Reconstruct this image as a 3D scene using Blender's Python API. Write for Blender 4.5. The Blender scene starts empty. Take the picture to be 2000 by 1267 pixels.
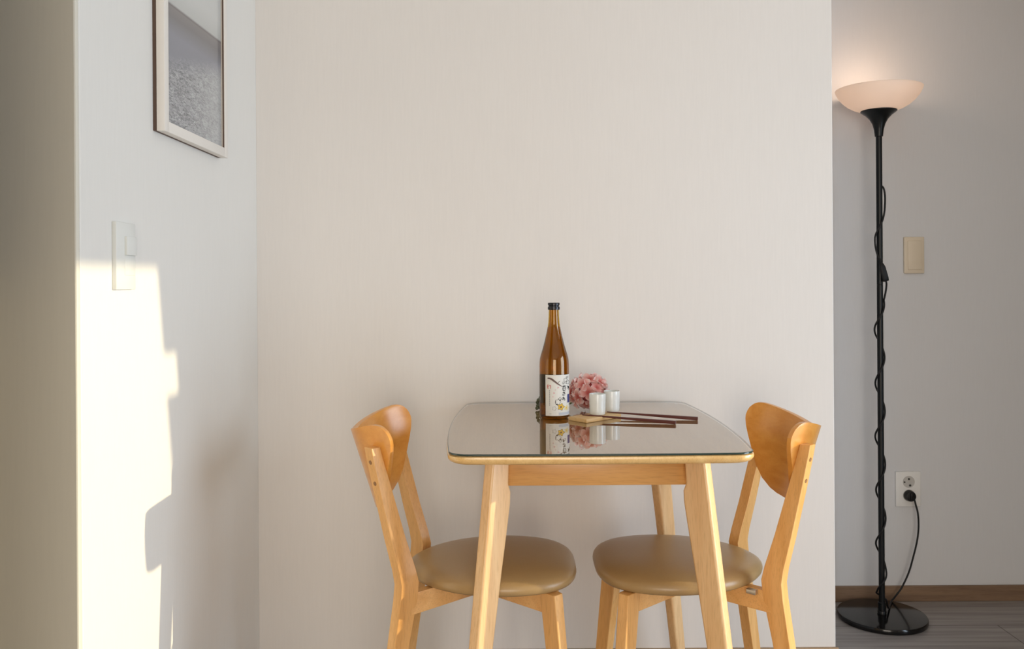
import bpy, bmesh, math, random
from math import sin, cos, pi, radians, tan, atan2, sqrt
from mathutils import Vector, Matrix

random.seed(7)
SC = bpy.context.scene
COL = SC.collection

# ------------------------------------------------------------------ camera, world, sun, exposure
CAM_Z = 1.115
F_PX = 1700.0
cam_d = bpy.data.cameras.new('camera')
cam = bpy.data.objects.new('camera', cam_d)
COL.objects.link(cam)
cam_d.sensor_fit = 'HORIZONTAL'
cam_d.sensor_width = 36.0
cam_d.lens = 36.0 * F_PX / 2000.0
cam_d.shift_y = -81.5 / 2000.0
cam_d.clip_start = 0.02
cam.matrix_world = Matrix.Translation((0, 0, CAM_Z)) @ Matrix.Rotation(pi / 2, 4, 'X') @ Matrix.Rotation(-0.0065, 4, 'Z')
cam_d.dof.use_dof = True
cam_d.dof.focus_distance = 2.08
cam_d.dof.aperture_fstop = 9.0
SC.camera = cam

SC.view_settings.view_transform = 'Standard'
SC.view_settings.look = 'None'
SC.view_settings.gamma = 1.0
SC.view_settings.exposure = 0.04
SC.view_settings.use_curve_mapping = False

w = bpy.data.worlds.new('world')
SC.world = w
w.use_nodes = True
bg = w.node_tree.nodes['Background']
bg.inputs['Color'].default_value = (0.62, 0.76, 1.0, 1)
bg.inputs['Strength'].default_value = 0.3

EL, AZ = radians(10.2), radians(0.3)      # low sun straight from the right
sun_dir = Vector((-cos(EL) * cos(AZ), cos(EL) * sin(AZ), -sin(EL)))
sd = bpy.data.lights.new('sun', 'SUN')
sd.energy = 3.1
sd.color = (1.0, 0.85, 0.56)
sd.angle = radians(0.53)
so = bpy.data.objects.new('sun', sd)
so.rotation_euler = sun_dir.to_track_quat('-Z', 'Y').to_euler()
so.location = (6, 1, 3)
COL.objects.link(so)


def area_light(name, loc, direction, sx, sy, power, color):
    d = bpy.data.lights.new(name, 'AREA')
    d.shape = 'RECTANGLE'
    d.size, d.size_y = sx, sy
    d.energy = power
    d.color = color
    o = bpy.data.objects.new(name, d)
    o.location = loc
    o.rotation_euler = Vector(direction).to_track_quat('-Z', 'Y').to_euler()
    COL.objects.link(o)
    return o


# daylight standing in the right-hand window opening, then an added rear fill
area_light('window_daylight', (2.80, 0.95, 0.95), (-1, 0, 0), 1.5, 1.75, 60, (0.72, 0.85, 1.0))
area_light('rear_fill_light', (0.1, -2.62, 1.1), (0, 1, 0), 1.7, 1.95, 66, (1.0, 0.89, 0.76))  # made-up warm fill behind the camera, no window known there

# ------------------------------------------------------------------ room dimensions (metres, +Y away from the camera)
D_BACK = 2.52      # the white wall behind the table
D_ALC = 3.03       # the wall behind the floor lamp
X_LEFT = -0.738
X_EDGE = 0.931     # where the white wall ends
D_CORNER = 1.476   # outer corner of the left wall
X_RIGHT = 2.6
Y_REAR = -2.5
X_FARLEFT = -0.93
Z_CEIL = 2.38


# ------------------------------------------------------------------ material helpers
def new_mat(name):
    m = bpy.data.materials.new(name)
    m.use_nodes = True
    nt = m.node_tree
    return m, nt, nt.nodes['Principled BSDF']


def N(nt, t, **kw):
    n = nt.nodes.new(t)
    for k, v in kw.items():
        setattr(n, k, v)
    return n


def plain(name, col, rough=0.5, spec=0.5, metal=0.0, noise=0.06, nscale=40, coat=0.0, bump=0.0):
    m, nt, p = new_mat(name)
    p.inputs['Roughness'].default_value = rough
    p.inputs['Specular IOR Level'].default_value = spec
    p.inputs['Metallic'].default_value = metal
    p.inputs['Coat Weight'].default_value = coat
    tc = N(nt, 'ShaderNodeTexCoord')
    no = N(nt, 'ShaderNodeTexNoise')
    no.inputs['Scale'].default_value = nscale
    no.inputs['Detail'].default_value = 3
    nt.links.new(tc.outputs['Object'], no.inputs['Vector'])
    rp = N(nt, 'ShaderNodeValToRGB')
    rp.color_ramp.elements[0].color = tuple(c * (1 - noise) for c in col) + (1,)
    rp.color_ramp.elements[1].color = tuple(min(1, c * (1 + noise)) for c in col) + (1,)
    nt.links.new(no.outputs['Fac'], rp.inputs['Fac'])
    nt.links.new(rp.outputs['Color'], p.inputs['Base Color'])
    if bump:
        b = N(nt, 'ShaderNodeBump')
        b.inputs['Strength'].default_value = bump
        b.inputs['Distance'].default_value = 0.001
        nt.links.new(no.outputs['Fac'], b.inputs['Height'])
        nt.links.new(b.outputs['Normal'], p.inputs['Normal'])
    return m


def wood(name, c_dark, c_light, axis, rough=0.33, coat=0.25, fine=1.0, pores=0.6):
    """Lacquered beech: long streaks along one axis plus short pores."""
    m, nt, p = new_mat(name)
    tc = N(nt, 'ShaderNodeTexCoord')
    mp = N(nt, 'ShaderNodeMapping')
    s = [38 * fine, 38 * fine, 38 * fine]
    s['xyz'.index(axis)] = 2.2
    mp.inputs['Scale'].default_value = s
    nt.links.new(tc.outputs['Object'], mp.inputs['Vector'])
    n1 = N(nt, 'ShaderNodeTexNoise')
    n1.inputs['Scale'].default_value = 1.0
    n1.inputs['Detail'].default_value = 4
    n1.inputs['Distortion'].default_value = 0.6
    nt.links.new(mp.outputs['Vector'], n1.inputs['Vector'])
    mp2 = N(nt, 'ShaderNodeMapping')
    s2 = [420 * fine, 420 * fine, 420 * fine]
    s2['xyz'.index(axis)] = 30
    mp2.inputs['Scale'].default_value = s2
    nt.links.new(tc.outputs['Object'], mp2.inputs['Vector'])
    n2 = N(nt, 'ShaderNodeTexNoise')
    n2.inputs['Scale'].default_value = 1.0
    n2.inputs['Detail'].default_value = 2
    nt.links.new(mp2.outputs['Vector'], n2.inputs['Vector'])
    rp = N(nt, 'ShaderNodeValToRGB')
    rp.color_ramp.elements[0].position = 0.3
    rp.color_ramp.elements[0].color = c_dark + (1,)
    rp.color_ramp.elements[1].position = 0.7
    rp.color_ramp.elements[1].color = c_light + (1,)
    nt.links.new(n1.outputs['Fac'], rp.inputs['Fac'])
    rp2 = N(nt, 'ShaderNodeValToRGB')
    rp2.color_ramp.elements[0].position = 0.32
    rp2.color_ramp.elements[0].color = (0.80, 0.76, 0.70, 1)
    rp2.color_ramp.elements[1].position = 0.5
    rp2.color_ramp.elements[1].color = (1, 1, 1, 1)
    nt.links.new(n2.outputs['Fac'], rp2.inputs['Fac'])
    mx = N(nt, 'ShaderNodeMix', data_type='RGBA', blend_type='MULTIPLY')
    mx.inputs['Factor'].default_value = pores
    nt.links.new(rp.outputs['Color'], mx.inputs['A'])
    nt.links.new(rp2.outputs['Color'], mx.inputs['B'])
    nt.links.new(mx.outputs['Result'], p.inputs['Base Color'])
    p.inputs['Roughness'].default_value = rough
    p.inputs['Coat Weight'].default_value = coat
    p.inputs['Coat Roughness'].default_value = 0.2
    return m


def wall_mat(name, col, rough=0.5, spec=0.35):
    """Pale silk wallpaper: faint vertical weave and slow mottling."""
    m, nt, p = new_mat(name)
    tc = N(nt, 'ShaderNodeTexCoord')
    mp = N(nt, 'ShaderNodeMapping')
    mp.inputs['Scale'].default_value = (230, 230, 14)
    nt.links.new(tc.outputs['Object'], mp.inputs['Vector'])
    n1 = N(nt, 'ShaderNodeTexNoise')
    n1.inputs['Scale'].default_value = 1.0
    n1.inputs['Detail'].default_value = 3
    nt.links.new(mp.outputs['Vector'], n1.inputs['Vector'])
    n2 = N(nt, 'ShaderNodeTexNoise')
    n2.inputs['Scale'].default_value = 2.2
    n2.inputs['Detail'].default_value = 2
    nt.links.new(tc.outputs['Object'], n2.inputs['Vector'])
    r1 = N(nt, 'ShaderNodeValToRGB')
    r1.color_ramp.elements[0].position = 0.25
    r1.color_ramp.elements[0].color = tuple(c * 0.982 for c in col) + (1,)
    r1.color_ramp.elements[1].position = 0.75
    r1.color_ramp.elements[1].color = tuple(c * 1.008 for c in col) + (1,)
    nt.links.new(n1.outputs['Fac'], r1.inputs['Fac'])
    r2 = N(nt, 'ShaderNodeValToRGB')
    r2.color_ramp.elements[0].color = (0.965, 0.96, 0.955, 1)
    r2.color_ramp.elements[1].color = (1, 1, 1, 1)
    nt.links.new(n2.outputs['Fac'], r2.inputs['Fac'])
    mx = N(nt, 'ShaderNodeMix', data_type='RGBA', blend_type='MULTIPLY')
    mx.inputs['Factor'].default_value = 1.0
    nt.links.new(r1.outputs['Color'], mx.inputs['A'])
    nt.links.new(r2.outputs['Color'], mx.inputs['B'])
    nt.links.new(mx.outputs['Result'], p.inputs['Base Color'])
    b = N(nt, 'ShaderNodeBump')
    b.inputs['Strength'].default_value = 0.06
    b.inputs['Distance'].default_value = 0.0005
    nt.links.new(n1.outputs['Fac'], b.inputs['Height'])
    nt.links.new(b.outputs['Normal'], p.inputs['Normal'])
    p.inputs['Roughness'].default_value = rough
    p.inputs['Specular IOR Level'].default_value = spec
    return m


def floor_mat():
    """Grey-brown wood-look planks running left to right, thin dark joints."""
    m, nt, p = new_mat('grey_plank_floor')
    tc = N(nt, 'ShaderNodeTexCoord')
    mp = N(nt, 'ShaderNodeMapping')
    mp.inputs['Scale'].default_value = (2.0, 46, 1)
    nt.links.new(tc.outputs['Object'], mp.inputs['Vector'])
    n1 = N(nt, 'ShaderNodeTexNoise')
    n1.inputs['Scale'].default_value = 1.0
    n1.inputs['Detail'].default_value = 5
    n1.inputs['Distortion'].default_value = 0.4
    nt.links.new(mp.outputs['Vector'], n1.inputs['Vector'])
    rp = N(nt, 'ShaderNodeValToRGB')
    rp.color_ramp.elements[0].position = 0.28
    rp.color_ramp.elements[0].color = (0.20, 0.178, 0.165, 1)
    rp.color_ramp.elements[1].position = 0.72
    rp.color_ramp.elements[1].color = (0.40, 0.365, 0.34, 1)
    nt.links.new(n1.outputs['Fac'], rp.inputs['Fac'])
    br = N(nt, 'ShaderNodeTexBrick')
    br.inputs['Scale'].default_value = 1.0
    br.inputs['Brick Width'].default_value = 1.2
    br.inputs['Row Height'].default_value = 0.4
    br.inputs['Mortar Size'].default_value = 0.0016
    br.inputs['Mortar Smooth'].default_value = 0.1
    br.inputs['Color1'].default_value = (1, 1, 1, 1)
    br.inputs['Color2'].default_value = (0.94, 0.94, 0.95, 1)
    br.inputs['Mortar'].default_value = (0.25, 0.22, 0.2, 1)
    mp2 = N(nt, 'ShaderNodeMapping')
    mp2.inputs['Location'].default_value = (-0.96, -0.01, 0)
    nt.links.new(tc.outputs['Object'], mp2.inputs['Vector'])
    nt.links.new(mp2.outputs['Vector'], br.inputs['Vector'])
    mx = N(nt, 'ShaderNodeMix', data_type='RGBA', blend_type='MULTIPLY')
    mx.inputs['Factor'].default_value = 1.0
    nt.links.new(rp.outputs['Color'], mx.inputs['A'])
    nt.links.new(br.outputs['Color'], mx.inputs['B'])
    nt.links.new(mx.outputs['Result'], p.inputs['Base Color'])
    p.inputs['Roughness'].default_value = 0.42
    return m


def cover_glass_mat():
    """Clear glass sheet seen from above: what lies under it plus the Fresnel mirror of its top face."""
    m, nt, p = new_mat('clear_table_glass')
    nt.nodes.remove(p)
    out = [n for n in nt.nodes if n.type == 'OUTPUT_MATERIAL'][0]
    tr = N(nt, 'ShaderNodeBsdfTransparent')
    tr.inputs['Color'].default_value = (0.99, 0.995, 0.99, 1)
    gl = N(nt, 'ShaderNodeBsdfGlossy')
    gl.inputs['Roughness'].default_value = 0.0
    gl.inputs['Color'].default_value = (1, 1, 1, 1)
    fr0 = N(nt, 'ShaderNodeFresnel')
    fr0.inputs['IOR'].default_value = 1.55
    # both faces of the sheet mirror: 2R / (1 + R)
    nu = N(nt, 'ShaderNodeMath', operation='MULTIPLY')
    nu.inputs[1].default_value = 2.0
    de = N(nt, 'ShaderNodeMath', operation='ADD')
    de.inputs[1].default_value = 1.0
    fr = N(nt, 'ShaderNodeMath', operation='DIVIDE')
    nt.links.new(fr0.outputs['Fac'], nu.inputs[0])
    nt.links.new(fr0.outputs['Fac'], de.inputs[0])
    nt.links.new(nu.outputs[0], fr.inputs[0])
    nt.links.new(de.outputs[0], fr.inputs[1])
    mx = N(nt, 'ShaderNodeMixShader')
    nt.links.new(fr.outputs[0], mx.inputs['Fac'])
    nt.links.new(tr.outputs['BSDF'], mx.inputs[1])
    nt.links.new(gl.outputs['BSDF'], mx.inputs[2])
    nt.links.new(mx.outputs['Shader'], out.inputs['Surface'])
    return m


def transparent_mat(name, col):
    m, nt, p = new_mat(name)
    nt.nodes.remove(p)
    out = [n for n in nt.nodes if n.type == 'OUTPUT_MATERIAL'][0]
    tr = N(nt, 'ShaderNodeBsdfTransparent')
    tr.inputs['Color'].default_value = col + (1,)
    nt.links.new(tr.outputs['BSDF'], out.inputs['Surface'])
    return m


def glass_mat(name, col, ior, rough=0.0):
    m, nt, p = new_mat(name)
    p.inputs['Base Color'].default_value = col + (1,)
    p.inputs['Transmission Weight'].default_value = 1.0
    p.inputs['IOR'].default_value = ior
    p.inputs['Roughness'].default_value = rough
    return m


def translucent_mat(name, col, t_col, mixf, gloss=0.08):
    m, nt, p = new_mat(name)
    out = [n for n in nt.nodes if n.type == 'OUTPUT_MATERIAL'][0]
    p.inputs['Base Color'].default_value = col + (1,)
    p.inputs['Roughness'].default_value = 0.35
    tl = N(nt, 'ShaderNodeBsdfTranslucent')
    tl.inputs['Color'].default_value = t_col + (1,)
    mx = N(nt, 'ShaderNodeMixShader')
    mx.inputs['Fac'].default_value = mixf
    nt.links.new(p.outputs['BSDF'], mx.inputs[1])
    nt.links.new(tl.outputs['BSDF'], mx.inputs[2])
    nt.links.new(mx.outputs['Shader'], out.inputs['Surface'])
    return m


def print_mat():
    """Beach photograph in the frame: pale sky, dark wet slope, glittering foam (drawn in picture coordinates)."""
    m, nt, p = new_mat('beach_print')
    tc = N(nt, 'ShaderNodeTexCoord')
    sp = N(nt, 'ShaderNodeSeparateXYZ')
    nt.links.new(tc.outputs['Object'], sp.inputs['Vector'])

    def math_(op, a, b=None, clamp=False):
        n = N(nt, 'ShaderNodeMath', operation=op, use_clamp=clamp)
        for i, v in enumerate((a, b)):
            if v is None:
                continue
            if isinstance(v, (int, float)):
                n.inputs[i].default_value = v
            else:
                nt.links.new(v, n.inputs[i])
        return n.outputs[0]
    y, z = sp.outputs['Y'], sp.outputs['Z']       # y: across the print (0 near edge), z: up (0 bottom)
    # nearly level horizon; the foam starts lower at the near edge of the print
    line = math_('ADD', 0.258, math_('MULTIPLY', y, 0.02))
    d = math_('SUBTRACT', z, line)                # > 0 is sky
    d2 = math_('SUBTRACT', math_('ADD', 0.135, math_('MULTIPLY', y, 0.20)), z)   # > 0 is foam
    mp = N(nt, 'ShaderNodeMapping')
    mp.inputs['Rotation'].default_value = (radians(-25), 0, 0)
    mp.inputs['Scale'].default_value = (60, 44, 170)
    nt.links.new(tc.outputs['Object'], mp.inputs['Vector'])
    foam = N(nt, 'ShaderNodeTexNoise')
    foam.inputs['Scale'].default_value = 1.0
    foam.inputs['Detail'].default_value = 6
    foam.inputs['Roughness'].default_value = 0.75
    foam.inputs['Distortion'].default_value = 1.2
    nt.links.new(mp.outputs['Vector'], foam.inputs['Vector'])
    fr = N(nt, 'ShaderNodeValToRGB')
    fr.color_ramp.elements[0].position = 0.36
    fr.color_ramp.elements[0].color = (0.11, 0.11, 0.12, 1)
    fr.color_ramp.elements[1].position = 0.70
    fr.color_ramp.elements[1].color = (0.62, 0.62, 0.62, 1)
    nt.links.new(foam.outputs['Fac'], fr.inputs['Fac'])
    # bands by distance below the line
    band = N(nt, 'ShaderNodeValToRGB')
    cr = band.color_ramp
    cr.elements[0].position = 0.0
    cr.elements[0].color = (0.24, 0.25, 0.28, 1)
    e = cr.elements.new(0.55); e.color = (0.26, 0.26, 0.29, 1)
    e = cr.elements.new(0.70); e.color = (0.20, 0.19, 0.19, 1)
    e = cr.elements.new(0.78); e.color = (0.23, 0.21, 0.205, 1)
    e = cr.elements.new(0.795); e.color = (0.17, 0.155, 0.15, 1)
    e = cr.elements.new(0.815); e.color = (0.52, 0.52, 0.49, 1)
    cr.elements[-1].position = 1.0
    cr.elements[-1].color = (0.60, 0.60, 0.57, 1)
    bf = math_('ADD', math_('MULTIPLY', d, 4.0), 0.80, True)
    nt.links.new(bf, band.inputs['Fac'])
    ff = math_('MULTIPLY', math_('ADD', d2, 0.01), 22.0, True)
    fade = N(nt, 'ShaderNodeMix', data_type='RGBA', blend_type='MIX')
    nt.links.new(math_('MULTIPLY', math_('SUBTRACT', y, 0.12), 2.6, True), fade.inputs['Factor'])
    nt.links.new(fr.outputs['Color'], fade.inputs['A'])
    fade.inputs['B'].default_value = (0.58, 0.58, 0.56, 1)
    mx = N(nt, 'ShaderNodeMix', data_type='RGBA')
    nt.links.new(ff, mx.inputs['Factor'])
    nt.links.new(band.outputs['Color'], mx.inputs['A'])
    nt.links.new(fade.outputs['Result'], mx.inputs['B'])
    nt.links.new(mx.outputs['Result'], p.inputs['Base Color'])
    p.inputs['Roughness'].default_value = 0.25
    return m


# ------------------------------------------------------------------ mesh helpers
def obj(name, bm, mats, parent=None, smooth=35, recalc=True, weighted=False):
    if recalc:
        bmesh.ops.recalc_face_normals(bm, faces=bm.faces)
    me = bpy.data.meshes.new(name)
    bm.to_mesh(me)
    bm.free()
    if not isinstance(mats, (list, tuple)):
        mats = [mats]
    for m in mats:
        me.materials.append(m)
    if smooth:
        me.shade_smooth()
        me.set_sharp_from_angle(angle=radians(smooth))
    o = bpy.data.objects.new(name, me)
    COL.objects.link(o)
    if parent:
        o.parent = parent
    if weighted:
        wn = o.modifiers.new('weighted_normals', 'WEIGHTED_NORMAL')
        wn.keep_sharp = True
        wn.weight = 100
    return o


def thing(name, label, cat, loc=(0, 0, 0), rotz=0.0, group=None):
    o = bpy.data.objects.new(name, None)
    o.empty_display_size = 0.05
    o.location = loc
    o.rotation_euler = (0, 0, rotz)
    COL.objects.link(o)
    return tag(o, label, cat, group)


def tag(o, label, cat, group=None):
    o['label'] = label
    o['category'] = cat
    if group:
        o['group'] = group
    return o


def struct(name, bm, m, smooth=0):
    o = obj(name, bm, m, None, smooth)
    o['kind'] = 'structure'
    return o


def add_box(bm, x0, x1, y0, y1, z0, z1, bevel=0.0, seg=2, mat=0):
    vs = [bm.verts.new(p) for p in ((x0, y0, z0), (x1, y0, z0), (x1, y1, z0), (x0, y1, z0),
                                    (x0, y0, z1), (x1, y0, z1), (x1, y1, z1), (x0, y1, z1))]
    fs = [bm.faces.new([vs[i] for i in f]) for f in
          ((0, 3, 2, 1), (4, 5, 6, 7), (0, 1, 5, 4), (1, 2, 6, 5), (2, 3, 7, 6), (3, 0, 4, 7))]
    for f in fs:
        f.material_index = mat
    if bevel:
        es = list({e for f in fs for e in f.edges})
        r = bmesh.ops.bevel(bm, geom=es, offset=bevel, segments=seg, profile=0.5, affect='EDGES')
        for f in r['faces']:
            f.material_index = mat
    return bm


def box(*a, **k):
    return add_box(bmesh.new(), *a, **k)


def bridge(bm, rings, cap0=True, cap1=True, mat=0):
    n = len(rings[0])
    out = []
    for a, b in zip(rings, rings[1:]):
        for i in range(n):
            out.append(bm.faces.new((a[i], a[(i + 1) % n], b[(i + 1) % n], b[i])))
    if cap0:
        out.append(bm.faces.new(list(reversed(rings[0]))))
    if cap1:
        out.append(bm.faces.new(rings[-1]))
    for f in out:
        f.material_index = mat
    return out


def rr_loop(hu, hv, r, n=4):
    """rounded rectangle outline"""
    r = min(r, hu * 0.98, hv * 0.98)
    pts = []
    for cx, cy, a0 in ((hu - r, hv - r, 0), (-hu + r, hv - r, pi / 2), (-hu + r, -hv + r, pi), (hu - r, -hv + r, 1.5 * pi)):
        for k in range(n + 1):
            a = a0 + k * (pi / 2) / n
            pts.append((cx + r * cos(a), cy + r * sin(a)))
    return pts


def loft(bm, secs, r, n=3, cap_inset=0.002, mat=0):
    """secs: list of (centre, u, v, hu, hv); rounded-rect sections joined along the list, ends slightly chamfered"""
    rings = []
    full = []
    c0, u0, v0, a0, b0 = secs[0]
    c1, u1, v1, a1, b1 = secs[-1]
    d0 = (Vector(secs[1][0]) - Vector(c0)).normalized()
    d1 = (Vector(c1) - Vector(secs[-2][0])).normalized()
    k = cap_inset
    full.append((Vector(c0), u0, v0, a0 - k, b0 - k))
    full.append((Vector(c0) + d0 * k, u0, v0, a0, b0))
    full += [s for s in secs[1:-1]]
    full.append((Vector(c1) - d1 * k, u1, v1, a1, b1))
    full.append((Vector(c1), u1, v1, a1 - k, b1 - k))
    for c, u, v, hu, hv in full:
        c, u, v = Vector(c), Vector(u), Vector(v)
        rings.append([bm.verts.new(c + u * x + v * y) for x, y in rr_loop(hu, hv, r, n)])
    bridge(bm, rings, mat=mat)
    return bm


def lathe(bm, prof, seg=48, centre=(0, 0, 0), cap0=True, cap1=True, mat=0):
    c = Vector(centre)
    rings = []
    for r, z in prof:
        rings.append([bm.verts.new(c + Vector((r * cos(2 * pi * i / seg), r * sin(2 * pi * i / seg), z))) for i in range(seg)])
    bridge(bm, rings, cap0, cap1, mat)
    return bm


def smooth_path(pts, sub=6):
    """Catmull-Rom through the points"""
    P = [Vector(p) for p in pts]
    P = [P[0] * 2 - P[1]] + P + [P[-1] * 2 - P[-2]]
    out = []
    for i in range(1, len(P) - 2):
        for k in range(sub):
            t = k / sub
            a, b, c, d = P[i - 1], P[i], P[i + 1], P[i + 2]
            out.append(0.5 * ((2 * b) + (c - a) * t + (2 * a - 5 * b + 4 * c - d) * t * t + (3 * b - a - 3 * c + d) * t ** 3))
    out.append(P[-2])
    return out


def tube(bm, pts, rad, seg=8, mat=0):
    P = [Vector(p) for p in pts]
    rings = []
    ref = Vector((0, 0, 1))
    t0 = (P[1] - P[0]).normalized()
    if abs(t0.dot(ref)) > 0.9:
        ref = Vector((1, 0, 0))
    u = t0.cross(ref).normalized()
    for i, p in enumerate(P):
        t = (P[min(i + 1, len(P) - 1)] - P[max(i - 1, 0)]).normalized()
        u = (u - t * u.dot(t)).normalized()
        v = t.cross(u)
        r = rad(i / (len(P) - 1)) if callable(rad) else rad
        rings.append([bm.verts.new(p + u * (r * cos(2 * pi * k / seg)) + v * (r * sin(2 * pi * k / seg))) for k in range(seg)])
    bridge(bm, rings, mat=mat)
    return bm


def interp(tab, x):
    if x <= tab[0][0]:
        return tab[0][1]
    for (x0, y0), (x1, y1) in zip(tab, tab[1:]):
        if x <= x1:
            return y0 + (y1 - y0) * (x - x0) / (x1 - x0)
    return tab[-1][1]


# ------------------------------------------------------------------ materials
M_WALL = wall_mat('pale_silk_wallpaper', (0.785, 0.745, 0.70))
M_WALL_L = wall_mat('lightened_silk_wallpaper_side', (0.83, 0.81, 0.76), 0.5)  # side wall lightened to make up for weaker window light
M_BLOCKER = plain('dark_light_blocker', (0.20, 0.17, 0.13), 0.6, noise=0.05)  # dark finish of the unseen walls added to block light and bounce
M_WALL_A = wall_mat('shade_tinted_alcove_wallpaper', (0.68, 0.69, 0.715))  # alcove's dimmer, bluish light put into the wall colour
M_WALL_F = wall_mat('shade_toned_end_wallpaper', (0.76, 0.72, 0.615))  # end face toned down towards olive to carry its shade
M_CEIL = plain('white_ceiling', (0.87, 0.84, 0.79), 0.8, noise=0.01)
M_FLOOR = floor_mat()
M_BASEB = wood('brown_skirting', (0.17, 0.105, 0.065), (0.25, 0.16, 0.10), 'x', 0.5, 0.0)
M_BASEB_L = wood('tan_skirting', (0.36, 0.24, 0.14), (0.46, 0.32, 0.2), 'x', 0.5, 0.0)
WD, WL = (0.74, 0.38, 0.115), (0.85, 0.49, 0.185)
M_WOOD_Z = wood('beech_upright', WD, WL, 'z')
M_WOOD_LEG = wood('pale_beech_leg', (0.76, 0.45, 0.20), (0.86, 0.57, 0.29), 'z')
M_WOOD_X = wood('beech_lengthwise', (0.66, 0.33, 0.095), (0.78, 0.43, 0.145), 'x')
M_WOOD_Y = wood('beech_crosswise', (0.70, 0.285, 0.047), (0.81, 0.375, 0.08), 'y', 0.28, 0.35, 1.0, 0.2)
M_WOOD_RAIL = wood('beech_rail', WD, WL, 'x', fine=0.8)
M_WOOD_TOP = wood('beech_top', (0.78, 0.48, 0.18), (0.88, 0.59, 0.25), 'y', 0.3, 0.8)
M_LEATHER = plain('tan_leatherette', (0.40, 0.258, 0.112), 0.32, 0.55, noise=0.05, nscale=260, bump=0.15)
M_STEEL = plain('steel', (0.6, 0.58, 0.55), 0.3, metal=1.0, noise=0.03)
M_PLUG_WOOD = plain('dark_screw_cap', (0.30, 0.15, 0.06), 0.5)
M_BLACK = plain('black_lacquer', (0.004, 0.005, 0.0055), 0.3, 0.3, noise=0.1)
M_BLACK_R = plain('black_rubber', (0.006, 0.006, 0.0065), 0.45, 0.3, noise=0.1)
M_BASE = plain('black_gloss_base', (0.005, 0.0045, 0.0045), 0.12, 0.4, noise=0.05)
M_SHADE = translucent_mat('opal_glass', (0.86, 0.80, 0.75), (0.92, 0.86, 0.80), 0.45)
M_BULB, _nt, _p = new_mat('lamp_bulb')
_p.inputs['Emission Color'].default_value = (1.0, 0.74, 0.55, 1)
_p.inputs['Emission Strength'].default_value = 1.3
M_WHITE = plain('white_plastic', (0.78, 0.78, 0.73), 0.4, noise=0.015)
M_OUTLET = plain('outlet_white_plastic', (0.78, 0.78, 0.77), 0.4, noise=0.015)
M_SOCKET = plain('socket_grey_plastic', (0.50, 0.49, 0.47), 0.5, noise=0.02)
M_CREAM = plain('cream_plastic', (0.70, 0.61, 0.48), 0.4, noise=0.02)
M_DARK = plain('dark_hole', (0.02, 0.018, 0.016), 0.6)
M_FRAME = plain('white_frame', (0.82, 0.77, 0.70), 0.45, noise=0.02)
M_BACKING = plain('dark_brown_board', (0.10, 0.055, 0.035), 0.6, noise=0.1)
M_PRINT = print_mat()
M_COVER = cover_glass_mat()
M_COVER_B = transparent_mat('clear_glass_underside', (1, 1, 1))
M_COVER_E = plain('green_glass_edge', (0.028, 0.052, 0.045), 0.08, 0.6)
M_PAD = plain('clear_rubber', (0.85, 0.85, 0.82), 0.15, noise=0.01)
M_AMBER = glass_mat('amber_glass', (0.58, 0.345, 0.012), 1.5)
M_SAKE = glass_mat('sake', (0.92, 0.76, 0.32), 1.35)
M_CAP = plain('black_foil_cap', (0.03, 0.03, 0.034), 0.25, 0.6, metal=0.6)
M_PAPER = plain('label_paper', (0.80, 0.79, 0.74), 0.6, noise=0.02, nscale=200)
M_INK = plain('black_ink', (0.02, 0.02, 0.022), 0.7)
M_BRANCH = plain('brown_branch_ink', (0.16, 0.10, 0.085), 0.7, noise=0.2, nscale=600)
M_REDINK = plain('red_seal_ink', (0.62, 0.13, 0.12), 0.7)
M_YEL = plain('yellow_petal_ink', (0.80, 0.50, 0.06), 0.7, noise=0.15, nscale=500)
M_YEL2 = plain('pale_yellow_petal_ink', (0.82, 0.70, 0.34), 0.7, noise=0.1, nscale=500)
M_BLUE = plain('indigo_ink', (0.05, 0.055, 0.22), 0.7)
M_MIST = plain('grey_blue_ink', (0.56, 0.60, 0.66), 0.7)
M_GREYINK = plain('grey_ink', (0.30, 0.29, 0.30), 0.7)
M_PINKINK = plain('pink_blossom_ink', (0.76, 0.45, 0.47), 0.7)
M_DARKLABEL = plain('dark_back_label', (0.045, 0.03, 0.035), 0.6)
M_CUP = plain('white_porcelain', (0.80, 0.82, 0.79), 0.12, 0.5, noise=0.01)
M_BOARD = wood('pale_board_wood', (0.62, 0.38, 0.15), (0.74, 0.50, 0.23), 'x', 0.45, 0.0, 1.4)
M_STICK = wood('dark_red_chopstick_wood', (0.085, 0.020, 0.017), (0.15, 0.040, 0.032), 'x', 0.3, 0.2, 2.0)
M_STEM = plain('green_stem', (0.10, 0.13, 0.04), 0.6, noise=0.2)
M_BUD = plain('dark_green_bud', (0.09, 0.10, 0.05), 0.6, noise=0.25, nscale=200)
M_CURTAIN = translucent_mat('cream_curtain', (0.80, 0.74, 0.66), (0.62, 0.55, 0.46), 0.25)
M_WINFRAME = plain('white_window_frame', (0.75, 0.75, 0.74), 0.4, noise=0.02)


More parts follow.
